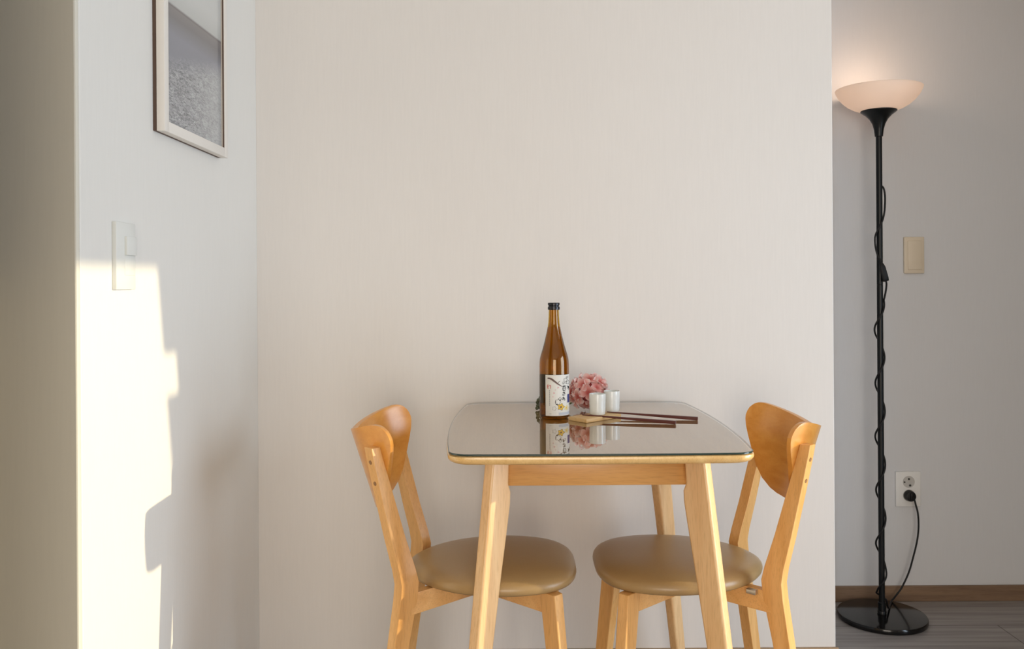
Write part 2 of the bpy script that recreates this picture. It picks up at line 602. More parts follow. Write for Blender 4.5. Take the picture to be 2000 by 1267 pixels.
def petal_mat():
    m, nt, p = new_mat('pink_petal')
    oi = N(nt, 'ShaderNodeObjectInfo')
    tc = N(nt, 'ShaderNodeTexCoord')
    no = N(nt, 'ShaderNodeTexNoise')
    no.inputs['Scale'].default_value = 90
    nt.links.new(tc.outputs['Object'], no.inputs['Vector'])
    ln = N(nt, 'ShaderNodeVectorMath', operation='LENGTH')
    nt.links.new(tc.outputs['Object'], ln.inputs[0])
    r = N(nt, 'ShaderNodeMapRange')
    r.inputs['From Min'].default_value = 0.003
    r.inputs['From Max'].default_value = 0.0215
    nt.links.new(ln.outputs['Value'], r.inputs['Value'])
    rp = N(nt, 'ShaderNodeValToRGB')
    rp.color_ramp.elements[0].color = (0.68, 0.15, 0.13, 1)
    e = rp.color_ramp.elements.new(0.45)
    e.color = (0.94, 0.48, 0.43, 1)
    rp.color_ramp.elements[-1].color = (1.0, 0.86, 0.83, 1)
    nt.links.new(r.outputs['Result'], rp.inputs['Fac'])
    rp2 = N(nt, 'ShaderNodeValToRGB')
    rp2.color_ramp.elements[0].color = (0.88, 0.80, 0.78, 1)
    rp2.color_ramp.elements[1].color = (1.0, 1.0, 1.0, 1)
    nt.links.new(oi.outputs['Random'], rp2.inputs['Fac'])
    mx = N(nt, 'ShaderNodeMix', data_type='RGBA', blend_type='MULTIPLY')
    mx.inputs['Factor'].default_value = 1.0
    nt.links.new(rp.outputs['Color'], mx.inputs['A'])
    nt.links.new(rp2.outputs['Color'], mx.inputs['B'])
    nt.links.new(mx.outputs['Result'], p.inputs['Base Color'])
    p.inputs['Roughness'].default_value = 0.6
    out = [n for n in nt.nodes if n.type == 'OUTPUT_MATERIAL'][0]
    tl = N(nt, 'ShaderNodeBsdfTranslucent')
    nt.links.new(mx.outputs['Result'], tl.inputs['Color'])
    ms = N(nt, 'ShaderNodeMixShader')
    ms.inputs['Fac'].default_value = 0.3
    nt.links.new(p.outputs['BSDF'], ms.inputs[1])
    nt.links.new(tl.outputs['BSDF'], ms.inputs[2])
    nt.links.new(ms.outputs['Shader'], out.inputs['Surface'])
    return m


M_PETAL = petal_mat()

# ------------------------------------------------------------------ the room
struct('floor', box(X_FARLEFT - 0.2, X_RIGHT + 0.2, Y_REAR - 0.2, D_ALC + 0.2, -0.1, 0.0), M_FLOOR)
struct('ceiling', box(X_FARLEFT - 0.2, X_RIGHT + 0.2, Y_REAR - 0.2, D_ALC + 0.2, Z_CEIL, Z_CEIL + 0.1), M_CEIL)
# block behind the table: its front is the white wall, its right side the alcove's left return
struct('wall_back', box(X_LEFT - 0.002, X_EDGE, D_BACK, D_ALC, 0, Z_CEIL, bevel=0.003), M_WALL)
struct('wall_left', box(X_FARLEFT - 0.15, X_LEFT, D_CORNER + 0.012, D_ALC, 0, Z_CEIL, bevel=0.004), M_WALL_L)
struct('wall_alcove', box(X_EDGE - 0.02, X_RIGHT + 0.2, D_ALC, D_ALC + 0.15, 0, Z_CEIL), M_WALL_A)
struct('shading_wall_far_left', box(X_FARLEFT - 0.15, X_FARLEFT, Y_REAR, D_CORNER, 0, Z_CEIL), M_BLOCKER)  # unseen; set close and dark to cut light on the end face
struct('blocker_alcove_right', box(1.82, 1.95, 2.02, D_ALC, 0, Z_CEIL), M_BLOCKER)  # stub added out of view to keep window light off the alcove
# the face of the left wall's end, towards the camera, and an unseen blocker added in front to shade it
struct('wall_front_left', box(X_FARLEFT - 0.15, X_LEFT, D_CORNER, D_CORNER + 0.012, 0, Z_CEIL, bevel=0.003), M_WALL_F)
struct('blocker_front_left', box(X_FARLEFT, -0.62, 0.85, 0.95, 0, Z_CEIL), M_BLOCKER)

WY0, WY1, WZ0, WZ1 = 0.25, 2.72, 0.06, 1.777
bm = bmesh.new()
add_box(bm, X_RIGHT, X_RIGHT + 0.15, Y_REAR, WY0, 0, Z_CEIL)
add_box(bm, X_RIGHT, X_RIGHT + 0.15, WY1, D_ALC, 0, Z_CEIL)
add_box(bm, X_RIGHT, X_RIGHT + 0.15, WY0, WY1, 0, WZ0)
add_box(bm, X_RIGHT, X_RIGHT + 0.15, WY0, WY1, WZ1, Z_CEIL)
struct('wall_right', bm, M_WALL)
bm = bmesh.new()
for a in ((WY0, WY0 + 0.04, WZ0, WZ1), (WY1 - 0.04, WY1, WZ0, WZ1), (WY0 + 0.04, WY1 - 0.04, WZ0, WZ0 + 0.04)):
    add_box(bm, X_RIGHT + 0.09, X_RIGHT + 0.13, a[0], a[1], a[2], a[3])
struct('window_1', bm, M_WINFRAME)

RX0, RX1, RZ0, RZ1 = -0.75, 0.95, 0.12, 2.08  # opening added to let the rear fill light in
bm = bmesh.new()
add_box(bm, X_FARLEFT - 0.15, RX0, Y_REAR - 0.15, Y_REAR, 0, Z_CEIL)
add_box(bm, RX1, X_RIGHT + 0.15, Y_REAR - 0.15, Y_REAR, 0, Z_CEIL)
add_box(bm, RX0, RX1, Y_REAR - 0.15, Y_REAR, 0, RZ0)
add_box(bm, RX0, RX1, Y_REAR - 0.15, Y_REAR, RZ1, Z_CEIL)
struct('wall_rear', bm, M_WALL)

struct('baseboard_alcove', box(X_EDGE, X_RIGHT, D_ALC - 0.010, D_ALC, 0, 0.054, bevel=0.002), M_BASEB)
struct('baseboard_back', box(X_LEFT, X_EDGE + 0.006, D_BACK - 0.010, D_BACK, 0, 0.056, bevel=0.002), M_BASEB_L)

# curtain pushed to the far side of the right-hand window
def curtain_edge(z):
    e = interp([(0.06, 1.90), (0.90, 1.893), (1.225, 1.880), (1.72, 1.797), (1.95, 1.76)], z)
    return e


bm = bmesh.new()
rows = [0.05 + 1.95 * i / 40 for i in range(41)]
rows = sorted(set(rows + [1.4599, 1.46, 1.555, 1.5551]))
grid_v = []
for z in rows:
    e0 = curtain_edge(z)
    if 1.46 <= z <= 1.555:
        e0 += 0.066
    line = []
    for j in range(61):
        t = j / 60
        yy = e0 + (2.80 - e0) * t
        line.append(bm.verts.new((2.50 + 0.028 * sin(t * 44), yy, z)))
    grid_v.append(line)
for a, b in zip(grid_v, grid_v[1:]):
    for j in range(60):
        bm.faces.new((a[j], a[j + 1], b[j + 1], b[j]))
o = obj('curtain', bm, M_CURTAIN)
tag(o, 'cream curtain drawn to the far side of the right-hand window', 'curtain')
sol = o.modifiers.new('thickness', 'SOLIDIFY')
sol.thickness = 0.002

# ------------------------------------------------------------------ dining table
TX, TY = 0.179, 2.1225
HX, HY = 0.309, 0.3815
Z_TOP = 0.772


def top_outline(scale_in=0.0, r=0.034, bulge_x=0.023, bulge_y=0.006):
    """rectangle with rounded corners and softly bowed sides"""
    hx, hy = HX - scale_in, HY - scale_in
    base = []
    n = 24
    def side(p, q, m):
        for k in range(m):
            t = k / m
            base.append((p[0] + (q[0] - p[0]) * t, p[1] + (q[1] - p[1]) * t))
    cs = [(hx - r, hy - r, 0), (-hx + r, hy - r, pi / 2), (-hx + r, -hy + r, pi), (hx - r, -hy + r, 1.5 * pi)]
    for i, (cx, cy, a0) in enumerate(cs):
        for k in range(8):
            a = a0 + k * (pi / 2) / 8
            base.append((cx + r * cos(a), cy + r * sin(a)))
        a = a0 + pi / 2
        p = (cx + r * cos(a), cy + r * sin(a))
        nx, ny, na = cs[(i + 1) % 4]
        q = (nx + r * cos(na), ny + r * sin(na))
        side(p, q, n)
    out = []
    for x, y in base:
        x2 = x + (x / hx) * bulge_x * (1 - (y / hy) ** 2)
        y2 = y + (y / hy) * bulge_y * (1 - (x / hx) ** 2)
        out.append((x2, y2))
    return out


table = thing('dining_table', 'small light-wood dining table with splayed legs standing against the white wall', 'table', (TX, TY, 0))
bm = bmesh.new()
rings = []
for ins, z in ((0.016, 0.7490), (0.009, 0.7500), (0.004, 0.7535), (0.0012, 0.758), (0.0005, 0.762), (0.0012, 0.7655), (0.0035, 0.7668)):
    rings.append([bm.verts.new((x, y, z)) for x, y in top_outline(ins)])
bridge(bm, rings)
tt = obj('tabletop', bm, M_WOOD_TOP, table, 40)
for p_ in tt.data.polygons:
    if abs(p_.normal.z) > 0.999:
        p_.use_smooth = False

gl = bmesh.new()
rings = []
for ins, z in ((0.0035, 0.7680), (0.002, 0.7688), (0.002, 0.7712), (0.0035, Z_TOP)):
    rings.append([gl.verts.new((x, y, z)) for x, y in top_outline(ins)])
fs = bridge(gl, rings, mat=2)
fs[-1].material_index = 0
fs[-2].material_index = 1
g = obj('glass_cover', gl, [M_COVER, M_COVER_B, M_COVER_E], None, 40)
for p_ in g.data.polygons:
    if p_.material_index < 2:
        p_.use_smooth = False
g.location = (TX, TY, 0)
tag(g, 'clear glass sheet with a dark green edge covering the dining table', 'glass cover')

for sx in (-1, 1):
    for sy in (-1, 1):
        bm = lathe(bmesh.new(), [(0.0035, 0.7669), (0.005, 0.7670), (0.005, 0.7678), (0.0035, 0.7679)], 20, (sx * 0.287, sy * 0.362, 0))
        pd = obj('rubber_pad', bm, M_PAD, g, 40)
        pd['label'] = 'small clear pad under the corner of the glass'

# legs stand in the diagonal planes; each is a flat tapering blade with a rounded outer edge
for sx in (-1, 1):
    for sy in (-1, 1):
        e = Vector((sx, sy, 0)).normalized()        # outward
        nrm = Vector((-e.y, e.x, 0))
        secs = []
        T = 0.014
        # outer edge line in each of x and y: 0.241 at z .7265, growing 0.097 per metre down
        for z, wdt in ((0.0, 0.036), (0.15, 0.042), (0.35, 0.051), (0.5, 0.058), (0.60, 0.064), (0.645, 0.066), (0.668, 0.064), (0.685, 0.055), (0.7485, 0.050)):
            ox = 0.239 + (0.7265 - z) * 0.094
            oy = (0.297 if sy < 0 else 0.272) + (0.7265 - z) * 0.094
            outer = Vector((sx * (ox - T * 0.5), sy * (oy - T * 0.5), z))
            secs.append((outer - e * (wdt / 2), e, nrm, wdt / 2, T))
        bm = loft(bmesh.new(), secs, 0.007, 5, 0.0015)
        obj('leg', bm, M_WOOD_LEG, table, 40, weighted=True)
AX, AY = 0.178, 0.2345
for sy in (-1, 1):
    bm = box(-0.205, 0.205, sy * AY - 0.010, sy * AY + 0.010, 0.677, 0.7488, bevel=0.0012)
    obj('apron', bm, M_WOOD_X, table, 40)
for sx in (-1, 1):
    bm = box(sx * 0.205 - 0.010, sx * 0.205 + 0.010, -0.222, 0.222, 0.677, 0.7488, bevel=0.0012)
    obj('apron', bm, M_WOOD_RAIL, table, 40)


# ------------------------------------------------------------------ chairs (local +x is the way the sitter faces)
TH_TAB_TOP = [(0, .7755), (8, .7775), (17, .782), (28, .789), (40, .7975), (48, .8035), (54, .807), (58, .8070), (61, .8030), (63.3, .795), (64.3, .786), (64.6, .776)]
TH_TAB_BOT = [(0, .6005), (9, .6005), (17, .602), (26, .609), (36, .627), (44, .653), (52, .692), (58, .7245), (62, .749), (64, .766), (64.6, .776)]
R_BACK = 0.186
LEAN = 0.32


def make_backrest():
    bm = bmesh.new()
    NT, NZ = 64, 14
    th = [64.6 * sin(pi / 2 * (-1 + 2 * i / NT)) for i in range(NT + 1)]
    layers = []
    for rad in (R_BACK, R_BACK + 0.012):
        g = []
        for t in th:
            a = abs(t)
            zt, zb = interp(TH_TAB_TOP, a), interp(TH_TAB_BOT, a)
            col = []
            for k in range(NZ + 1):
                s = k / NZ
                z = zb + (zt - zb) * s
                b = 0.132 + rad * cos(radians(t)) - (0.772 - z) * LEAN
                col.append(bm.verts.new((-b, rad * sin(radians(t)), z)))
            g.append(col)
        layers.append(g)
    for li, g in enumerate(layers):
        for i in range(NT):
            for k in range(NZ):
                bm.faces.new((g[i][k], g[i + 1][k], g[i + 1][k + 1], g[i][k + 1]))
    A, B = layers
    for i in range(NT):
        for k in (0, NZ):
            bm.faces.new((A[i][k], A[i + 1][k], B[i + 1][k], B[i][k]))
    for i in (0, NT):
        for k in range(NZ):
            bm.faces.new((A[i][k], A[i][k + 1], B[i][k + 1], B[i][k]))
    bmesh.ops.remove_doubles(bm, verts=bm.verts, dist=0.00025)
    bmesh.ops.recalc_face_normals(bm, faces=bm.faces)
    sharp = [e for e in bm.edges if len(e.link_faces) == 2 and e.calc_face_angle(0) > radians(60)]
    bmesh.ops.bevel(bm, geom=sharp, offset=0.0032, segments=3, profile=0.5, affect='EDGES', clamp_overlap=True)
    return bm


def make_seat():
    bm = bmesh.new()
    n = 72
    prof = [(0.80, 0.4365), (0.93, 0.4370), (0.972, 0.4395), (0.993, 0.4445), (1.0, 0.4505), (0.994, 0.4565), (0.972, 0.4625), (0.92, 0.4685), (0.83, 0.4735), (0.66, 0.4780), (0.42, 0.4805), (0.18, 0.4815)]
    rings = []
    for s, z in prof:
        ring = []
        for i in range(n):
            a = 2 * pi * i / n
            ca, sa = cos(a), sin(a)
            p = 2.0 / (2.45 + 0.45 * ca)
            x = (0.193 if ca >= 0 else 0.201) * (abs(ca) ** p) * (1 if ca >= 0 else -1)
            ly = 0.190 - 0.030 * max(0.0, -x / 0.193 + 0.2) ** 1.3
            y = ly * (abs(sa) ** p) * (1 if sa >= 0 else -1)
            ring.append(bm.verts.new((x * s, y * s, z)))
        rings.append(ring)
    bridge(bm, rings)
    return bm


def make_chair(label, loc, rotz, bracket):
    ch = thing('dining_chair', label, 'chair', loc, rotz, 'wooden chairs at the dining table')
    obj('seat', make_seat(), M_LEATHER, ch, 60)
    obj('backrest', make_backrest(), M_WOOD_Y, ch, 50)
    phi = radians(45)
    for s in (-1, 1):
        # rear leg runs on upwards as the back post
        e = Vector((-cos(phi), s * sin(phi), 0))
        nrm = Vector((-e.y, e.x, 0))
        T = 0.0135
        path = [(0.0, .250, .187, .030), (0.15, .230, .172, .034), (0.33, .205, .157, .041), (0.425, .190, .151, .048), (0.46, .187, .1505, .048),
                (0.49, .193, .151, .045), (0.56, .212, .154, .039), (0.66, .2360, .1585, .032), (0.73, .2525, .161, .0265), (0.760, .2590, .162, .024)]
        secs = []
        for z, b, l, wd in path:
            secs.append((Vector((-b, s * l, z)), e, nrm, wd / 2, T))
        post = obj('rear_leg', loft(bmesh.new(), secs, 0.0016, 3, 0.0012), M_WOOD_Z, ch, 40, weighted=True)
        for z in (0.728, 0.682):
            b = interp([(p[0], p[1]) for p in path], z)
            l = interp([(p[0], p[2]) for p in path], z)
            wd = interp([(p[0], p[3]) for p in path], z)
            c = Vector((-b, s * l, z)) + e * (wd / 2 - 0.0006)
            nn = (e + Vector((0, 0, -LEAN * 0.75))).normalized()
            cap = bmesh.new()
            bmesh.ops.create_cone(cap, cap_ends=True, segments=20, radius1=0.0052, radius2=0.0046, depth=0.003,
                                  matrix=Matrix.Translation(c) @ nn.to_track_quat('Z', 'Y').to_matrix().to_4x4())
            cp = obj('screw_cap', cap, M_PLUG_WOOD, post, 40)
            cp['label'] = 'dark round screw cap'
        # front leg
        ef = Vector((cos(radians(46)), s * sin(radians(46)), 0))
        nf = Vector((-ef.y, ef.x, 0))
        secs = []
        for z, f, l, wd in ((0.0, .168, .186, .030), (0.15, .155, .172, .036), (0.33, .138, .156, .043), (0.42, .130, .148, .046), (0.437, .1285, .1465, .046)):
            secs.append((Vector((f, s * l, z)), ef, nf, wd / 2, T))
        obj('front_leg', loft(bmesh.new(), secs, 0.003, 3, 0.0015), M_WOOD_Z, ch, 40, weighted=True)
    # two rails cross under the seat, each tying a rear leg to the opposite front leg
    for s in (-1, 1):
        a, b = Vector((-0.185, s * 0.148, 0.413)), Vector((0.128, -s * 0.144, 0.413))
        d = (b - a).normalized()
        side = Vector((-d.y, d.x, 0))
        secs = [(a + (b - a) * t, Vector((0, 0, 1)), side, 0.0235, 0.0105) for t in (0, 0.5, 1)]
        obj('cross_rail', loft(bmesh.new(), secs, 0.002, 2, 0.001), M_WOOD_RAIL, ch, 40, weighted=True)
    if bracket:
        bm = bmesh.new()
        a = Vector((-0.148, 0.128, 0.4305))
        d = Vector((0.313, -0.292, 0)).normalized()
        loft(bm, [(a - d * 0.011, Vector((0, 0, 1)), Vector((-d.y, d.x, 0)), 0.005, 0.013), (a + d * 0.011, Vector((0, 0, 1)), Vector((-d.y, d.x, 0)), 0.005, 0.013)], 0.001, 2, 0.0005)
        br = obj('seat_bracket', bm, M_STEEL, ch, 40)
        br['label'] = 'small steel bracket under the seat'
    return ch


make_chair('wooden chair with tan seat tucked under the left side of the table', (-0.0475, 2.055, 0), 0.0, False)
make_chair('wooden chair with tan seat tucked under the right side, towards the floor lamp', (0.382, 2.055, 0), pi, True)

# ------------------------------------------------------------------ bottle
BX, BY = 0.1057, 2.21
bottle = thing('sake_bottle', 'tall brown glass sake bottle with a flower label standing on the table', 'bottle', (BX, BY, Z_TOP + 0.0003))
outer = [(0.0300, 0.0), (0.0345, 0.0012), (0.0368, 0.0045), (0.0376, 0.010), (0.0377, 0.05), (0.0377, 0.112), (0.0377, 0.133), (0.0372, 0.143), (0.0360, 0.152),
         (0.0338, 0.1605), (0.0306, 0.171), (0.0270, 0.183), (0.0236, 0.196), (0.0205, 0.209), (0.0178, 0.221), (0.0157, 0.232), (0.0143, 0.243), (0.0134, 0.256), (0.0130, 0.270), (0.0128, 0.280)]
bm = bmesh.new()
th = 0.0026
inner = [(r - th, z) for r, z in outer if z > 0.004]
inner[0] = (inner[0][0] - 0.004, 0.0052)
prof = [(0.004, 0.0006)] + outer + list(reversed(inner)) + [(0.004, 0.0046)]
lathe(bm, prof, 64, cap0=True, cap1=True)
obj('glass_body', bm, M_AMBER, bottle, 50)
liq = [(r + 0.0004, z) for r, z in inner if z < 0.225] + [(0.0139, 0.2305)]
bm = lathe(bmesh.new(), [(0.004, 0.0042)] + liq + [(0.002, 0.2306)], 64)
lq = obj('liquid', bm, M_SAKE, bottle, 50)
# cap: foil crown with a groove
bm = lathe(bmesh.new(), [(0.0129, 0.2735), (0.0152, 0.2738), (0.0156, 0.276), (0.0153, 0.2805), (0.0136, 0.2822), (0.0136, 0.2842), (0.0150, 0.2855), (0.0153, 0.2895), (0.0146, 0.2912), (0.011, 0.2917)], 48)
obj('cap', bm, M_CAP, bottle, 40)


def on_bottle(px, py, lift=0.0):
    """label artwork is laid out in the front-view coordinates of the label and wrapped round the bottle"""
    s = max(-0.999, min(0.999, (px - 1083.0) / 29.0))
    a = math.asin(s)
    z = (815.3 - py) * 0.0013
    r = 0.0378 + lift
    return Vector((r * sin(a), -r * cos(a), z))


def on_bottle_a(a, z, lift):
    r = 0.0378 + lift
    return Vector((r * sin(a), -r * cos(a), z))


lab = bmesh.new()


def patch_cyl(bm, a0, a1, z0, z1, lift, mat, n=28):
    prev = None
    for i in range(n + 1):
        a = a0 + (a1 - a0) * i / n
        cur = [bm.verts.new(on_bottle_a(a, z, lift)) for z in (z0, z1)]
        if prev:
            f = bm.faces.new((prev[0], cur[0], cur[1], prev[1]))
            f.material_index = mat
        prev = cur


def stroke(pts, wpx, mat, lift=0.00035, taper=True):
    """brush stroke: ribbon along a polyline in label px"""
    wpx *= 0.85
    P = smooth_path([(p[0], p[1], 0) for p in pts], 5) if len(pts) > 2 else [Vector((pts[0][0] + (pts[1][0] - pts[0][0]) * t / 6, pts[0][1] + (pts[1][1] - pts[0][1]) * t / 6, 0)) for t in range(7)]
    prev = None
    for i, p in enumerate(P):
        t = (P[min(i + 1, len(P) - 1)] - P[max(i - 1, 0)])
        t.normalize()
        n = Vector((-t.y, t.x, 0))
        s = i / (len(P) - 1)
        w_ = wpx * 0.5 * ((0.55 + 0.75 * sin(pi * min(1, s * 0.9 + 0.15))) if taper else 1)
        cur = [lab.verts.new(on_bottle(*(p + n * w_)[:2], lift)), lab.verts.new(on_bottle(*(p - n * w_)[:2], lift))]
        if prev:
            f = lab.faces.new((prev[0], cur[0], cur[1], prev[1]))
            f.material_index = mat
        prev = cur


def blob(cx, cy, r, mat, lobes=0, lift=0.0003, k=0.25):
    pts = []
    for i in range(30):
        a = 2 * pi * i / 30
        rr = r * (1 + (k * cos(lobes * a) if lobes else 0))
        pts.append(on_bottle(cx + rr * cos(a), cy + rr * sin(a), lift))
    c = lab.verts.new(on_bottle(cx, cy, lift))
    vs = [lab.verts.new(p) for p in pts]
    for i in range(30):
        f = lab.faces.new((c, vs[i], vs[(i + 1) % 30]))
        f.material_index = mat


def outline(cx, cy, r, w_, mat, lobes=5, k=0.22, ph=0.0):
    pts = []
    for i in range(25):
        a = 2 * pi * i / 24 + ph
        rr = r * (1 + k * cos(lobes * a))
        pts.append((cx + rr * cos(a), cy + rr * sin(a)))
    stroke(pts, w_, mat, 0.0004, False)


patch_cyl(lab, math.asin(-18 / 29), radians(112), 0.0095, 0.1115, 0.0, 0)
MI = dict(paper=0, ink=1, branch=2, red=3, yel=4, yel2=5, blue=6, mist=7, grey=8, pink=9)
# plum branch from the upper left
stroke([(1069, 735.5), (1075, 736.5), (1081, 740.5), (1088, 746), (1096, 751.5)], 3.2, 2)
stroke([(1088, 746), (1091, 742), (1093, 741)], 0.9, 2)
# red seal and the column of small characters beneath it
for p, q in (((1068.6, 748.4), (1068.6, 755.6)), ((1074.6, 748.6), (1074.6, 756.4)), ((1068.6, 748.6), (1072.2, 749.4)), ((1069, 752.2), (1072, 751.6)), ((1072, 749.4), (1074.6, 749.4)), ((1069, 755.2), (1071.6, 754.4))):
    stroke([p, q], 1.1, 3)
for i in range(9):
    y0 = 759.5 + i * 3.4
    stroke([(1071.6, y0), (1073.8, y0 - 0.2)], 0.6, 8)
    stroke([(1072.7, y0 - 0.9), (1072.6, y0 + 1.5)], 0.55, 8)
    stroke([(1071.8, y0 + 1.5), (1073.7, y0 + 1.3)], 0.5, 8)
# pale pink petals drifting
for cx, cy, r in ((1081, 764, 1.5), (1089, 753.5, 1.6), (1083.5, 758, 0.9), (1079, 771, 1.0), (1087, 747, 1.0)):
    blob(cx, cy, r, 9, 3)
# line-drawn blossoms at the upper right
outline(1103.5, 739.5, 3.2, 0.6, 1)
outline(1108.5, 745, 3.0, 0.6, 1, ph=0.5)
outline(1098.8, 744.8, 1.8, 0.5, 1)
outline(1106.8, 734.6, 1.7, 0.5, 1)
stroke([(1098, 748), (1102, 745), (1106, 747.5)], 0.7, 1)
# brush characters, top to bottom
stroke([(1096.8, 751.8), (1101, 751.4), (1105, 750.9)], 1.3, 1)
stroke([(1100.8, 749.3), (1099.6, 753.2)], 1.2, 1)
stroke([(1098.2, 753.4), (1098.4, 760.3)], 1.4, 1)
stroke([(1098.2, 753.6), (1103.4, 753.4), (1103.3, 760)], 1.2, 1)
stroke([(1099.2, 756.7), (1102.8, 756.4)], 0.9, 1)
stroke([(1098.6, 760), (1103.2, 759.6)], 1.1, 1)
stroke([(1097.6, 763.8), (1100.6, 763.4), (1103.4, 762.4)], 1.2, 1)
stroke([(1099.4, 761.6), (1101.4, 764.6), (1102.8, 766.8)], 1.2, 1)
stroke([(1102.6, 767), (1099.2, 766.4), (1097.8, 768.2), (1099.6, 769.8), (1102.2, 769.4)], 1.1, 1)
stroke([(1099.2, 771.6), (1098.8, 775), (1098.2, 778.6)], 1.3, 1)
stroke([(1096.8, 774), (1099.6, 773.2), (1097.2, 777), (1100.8, 774), (1101.6, 776.6), (1101.2, 778.8), (1103.4, 777.6)], 1.0, 1)
stroke([(1107.5, 751.5), (1109, 755), (1108, 758)], 1.6, 1)
stroke([(1109.8, 752.5), (1110.6, 757), (1110.2, 760.5)], 1.2, 1)
# indigo block at the right edge, soft grey-blue ground below
patch_cyl(lab, math.asin(24.0 / 29), radians(80), (815.3 - 784) * .0013, (815.3 - 768) * .0013, 0.0003, 6, 10)
patch_cyl(lab, math.asin(7.0 / 29), radians(85), (815.3 - 806.5) * .0013, (815.3 - 801.5) * .0013, 0.00025, 7, 16)
# yellow camellias and line-drawn ones around them
blob(1094.2, 790.8, 5.4, 4, 5)
blob(1094.0, 791.0, 1.7, 2, 0, 0.0005)
outline(1094.2, 790.8, 5.7, 0.5, 1)
blob(1105, 793.5, 4.2, 5, 5)
blob(1105.2, 793.6, 1.2, 4, 0, 0.0005)
outline(1088.5, 781, 4.8, 0.55, 1, 5, 0.2, 0.3)
outline(1081.5, 793.5, 3.4, 0.5, 8, 5, 0.24)
outline(1092.5, 775.5, 3.0, 0.5, 1, 4, 0.2)
stroke([(1084.6, 785.4), (1087.2, 786.6), (1088.2, 787.6)], 1.7, 1)
stroke([(1091.4, 778.6), (1093.6, 777.4), (1094, 775)], 1.2, 1)
stroke([(1084, 777), (1083.4, 782), (1085, 785)], 0.8, 1)
for px_ in (1072.6, 1074.6):
    stroke([(px_, 803.4), (px_ + 1.2, 804.6)], 0.8, 8)
lb = obj('front_label', lab, [M_PAPER, M_INK, M_BRANCH, M_REDINK, M_YEL, M_YEL2, M_BLUE, M_MIST, M_GREYINK, M_PINKINK], bottle, 0, recalc=False)
lb['label'] = 'white paper label with a plum branch, brush writing and yellow flowers'
bm = bmesh.new()
patch_cyl(bm, radians(150), radians(272), 0.033, 0.108, 0.0, 0)
bl = obj('back_label', bm, M_DARKLABEL, bottle, 0, recalc=False)
bl['label'] = 'dark label round the back of the bottle'

# ------------------------------------------------------------------ board, cups, chopsticks
bdir = Vector((0.745, 0.667, 0)).normalized()
ang = atan2(bdir.y, bdir.x)
BL, BW, BT = 0.128, 0.062, 0.0095
front = Vector((0.179, 2.118, 0))
bperp = Vector((-bdir.y, bdir.x, 0))
bc = front + bdir * (BL / 2) + bperp * (BW / 2)
bm = box(-BL / 2, BL / 2, -BW / 2, BW / 2, 0, BT, bevel=0.0012)
o = obj('wooden_board', bm, M_BOARD, None, 40)
o.location = (bc.x, bc.y, Z_TOP + 0.0002)
o.rotation_euler = (0, 0, ang)
tag(o, 'small pale wooden board on the glass under the white cups', 'board')
ZB = Z_TOP + 0.0002 + BT


def make_cup(label, x, y):
    bm = bmesh.new()
    prof = [(0.0150, 0.0), (0.0186, 0.0004), (0.0196, 0.0020), (0.0200, 0.010), (0.0204, 0.030), (0.02075, 0.0508), (0.0206, 0.0520), (0.0199, 0.0523), (0.0193, 0.0514),
            (0.0189, 0.030), (0.0183, 0.008), (0.0150, 0.0045), (0.004, 0.0040)]
    lathe(bm, prof, 56)
    o = obj('sake_cup', bm, M_CUP, None, 40)
    o.location = (x, y, ZB + 0.0002)
    return tag(o, label, 'cup', 'white sake cups')


make_cup('white sake cup standing nearer, at the front of the small board', 0.2135, 2.197)
make_cup('white sake cup standing farther back, partly hidden by the other cup', 0.2560, 2.252)


def chopstick(label, tip, end):
    a, b = Vector(tip), Vector(end)
    L = (b - a).length
    d = (b - a).normalized()
    bm = bmesh.new()
    X = Vector((1, 0, 0))
    secs = []
    for t, h in ((0, 0.0013), (0.35, 0.0024), (0.7, 0.0036), (1.0, 0.0043)):
        secs.append((X * (L * t), Vector((0, 1, 0)), Vector((0, 0, 1)), h, h))
    loft(bm, secs, 0.0012, 3, 0.0008)
    o = obj('chopstick', bm, M_STICK, None, 40)
    o.location = a
    y = Vector((0, 0, 1)).cross(d).normalized()
    z = d.cross(y)
    o.rotation_euler = Matrix((d, y, z)).transposed().to_euler()
    return tag(o, label, 'chopstick', 'dark red chopsticks')


chopstick('dark red wooden chopstick lying in front of both cups, nearest the table edge', (0.1733, 2.1776, ZB + 0.0022), (0.3917, 2.0925, Z_TOP + 0.0046))
chopstick('dark red wooden chopstick lying behind the other, reaching farther right', (0.2395, 2.2200, ZB + 0.0024), (0.4570, 2.1500, Z_TOP + 0.0046))

# ------------------------------------------------------------------ hydrangea
FX, FY = 0.2030, 2.328
flower = thing('hydrangea_flower', 'pink hydrangea bloom lying behind the bottle and cups', 'flower', (FX, FY, Z_TOP))


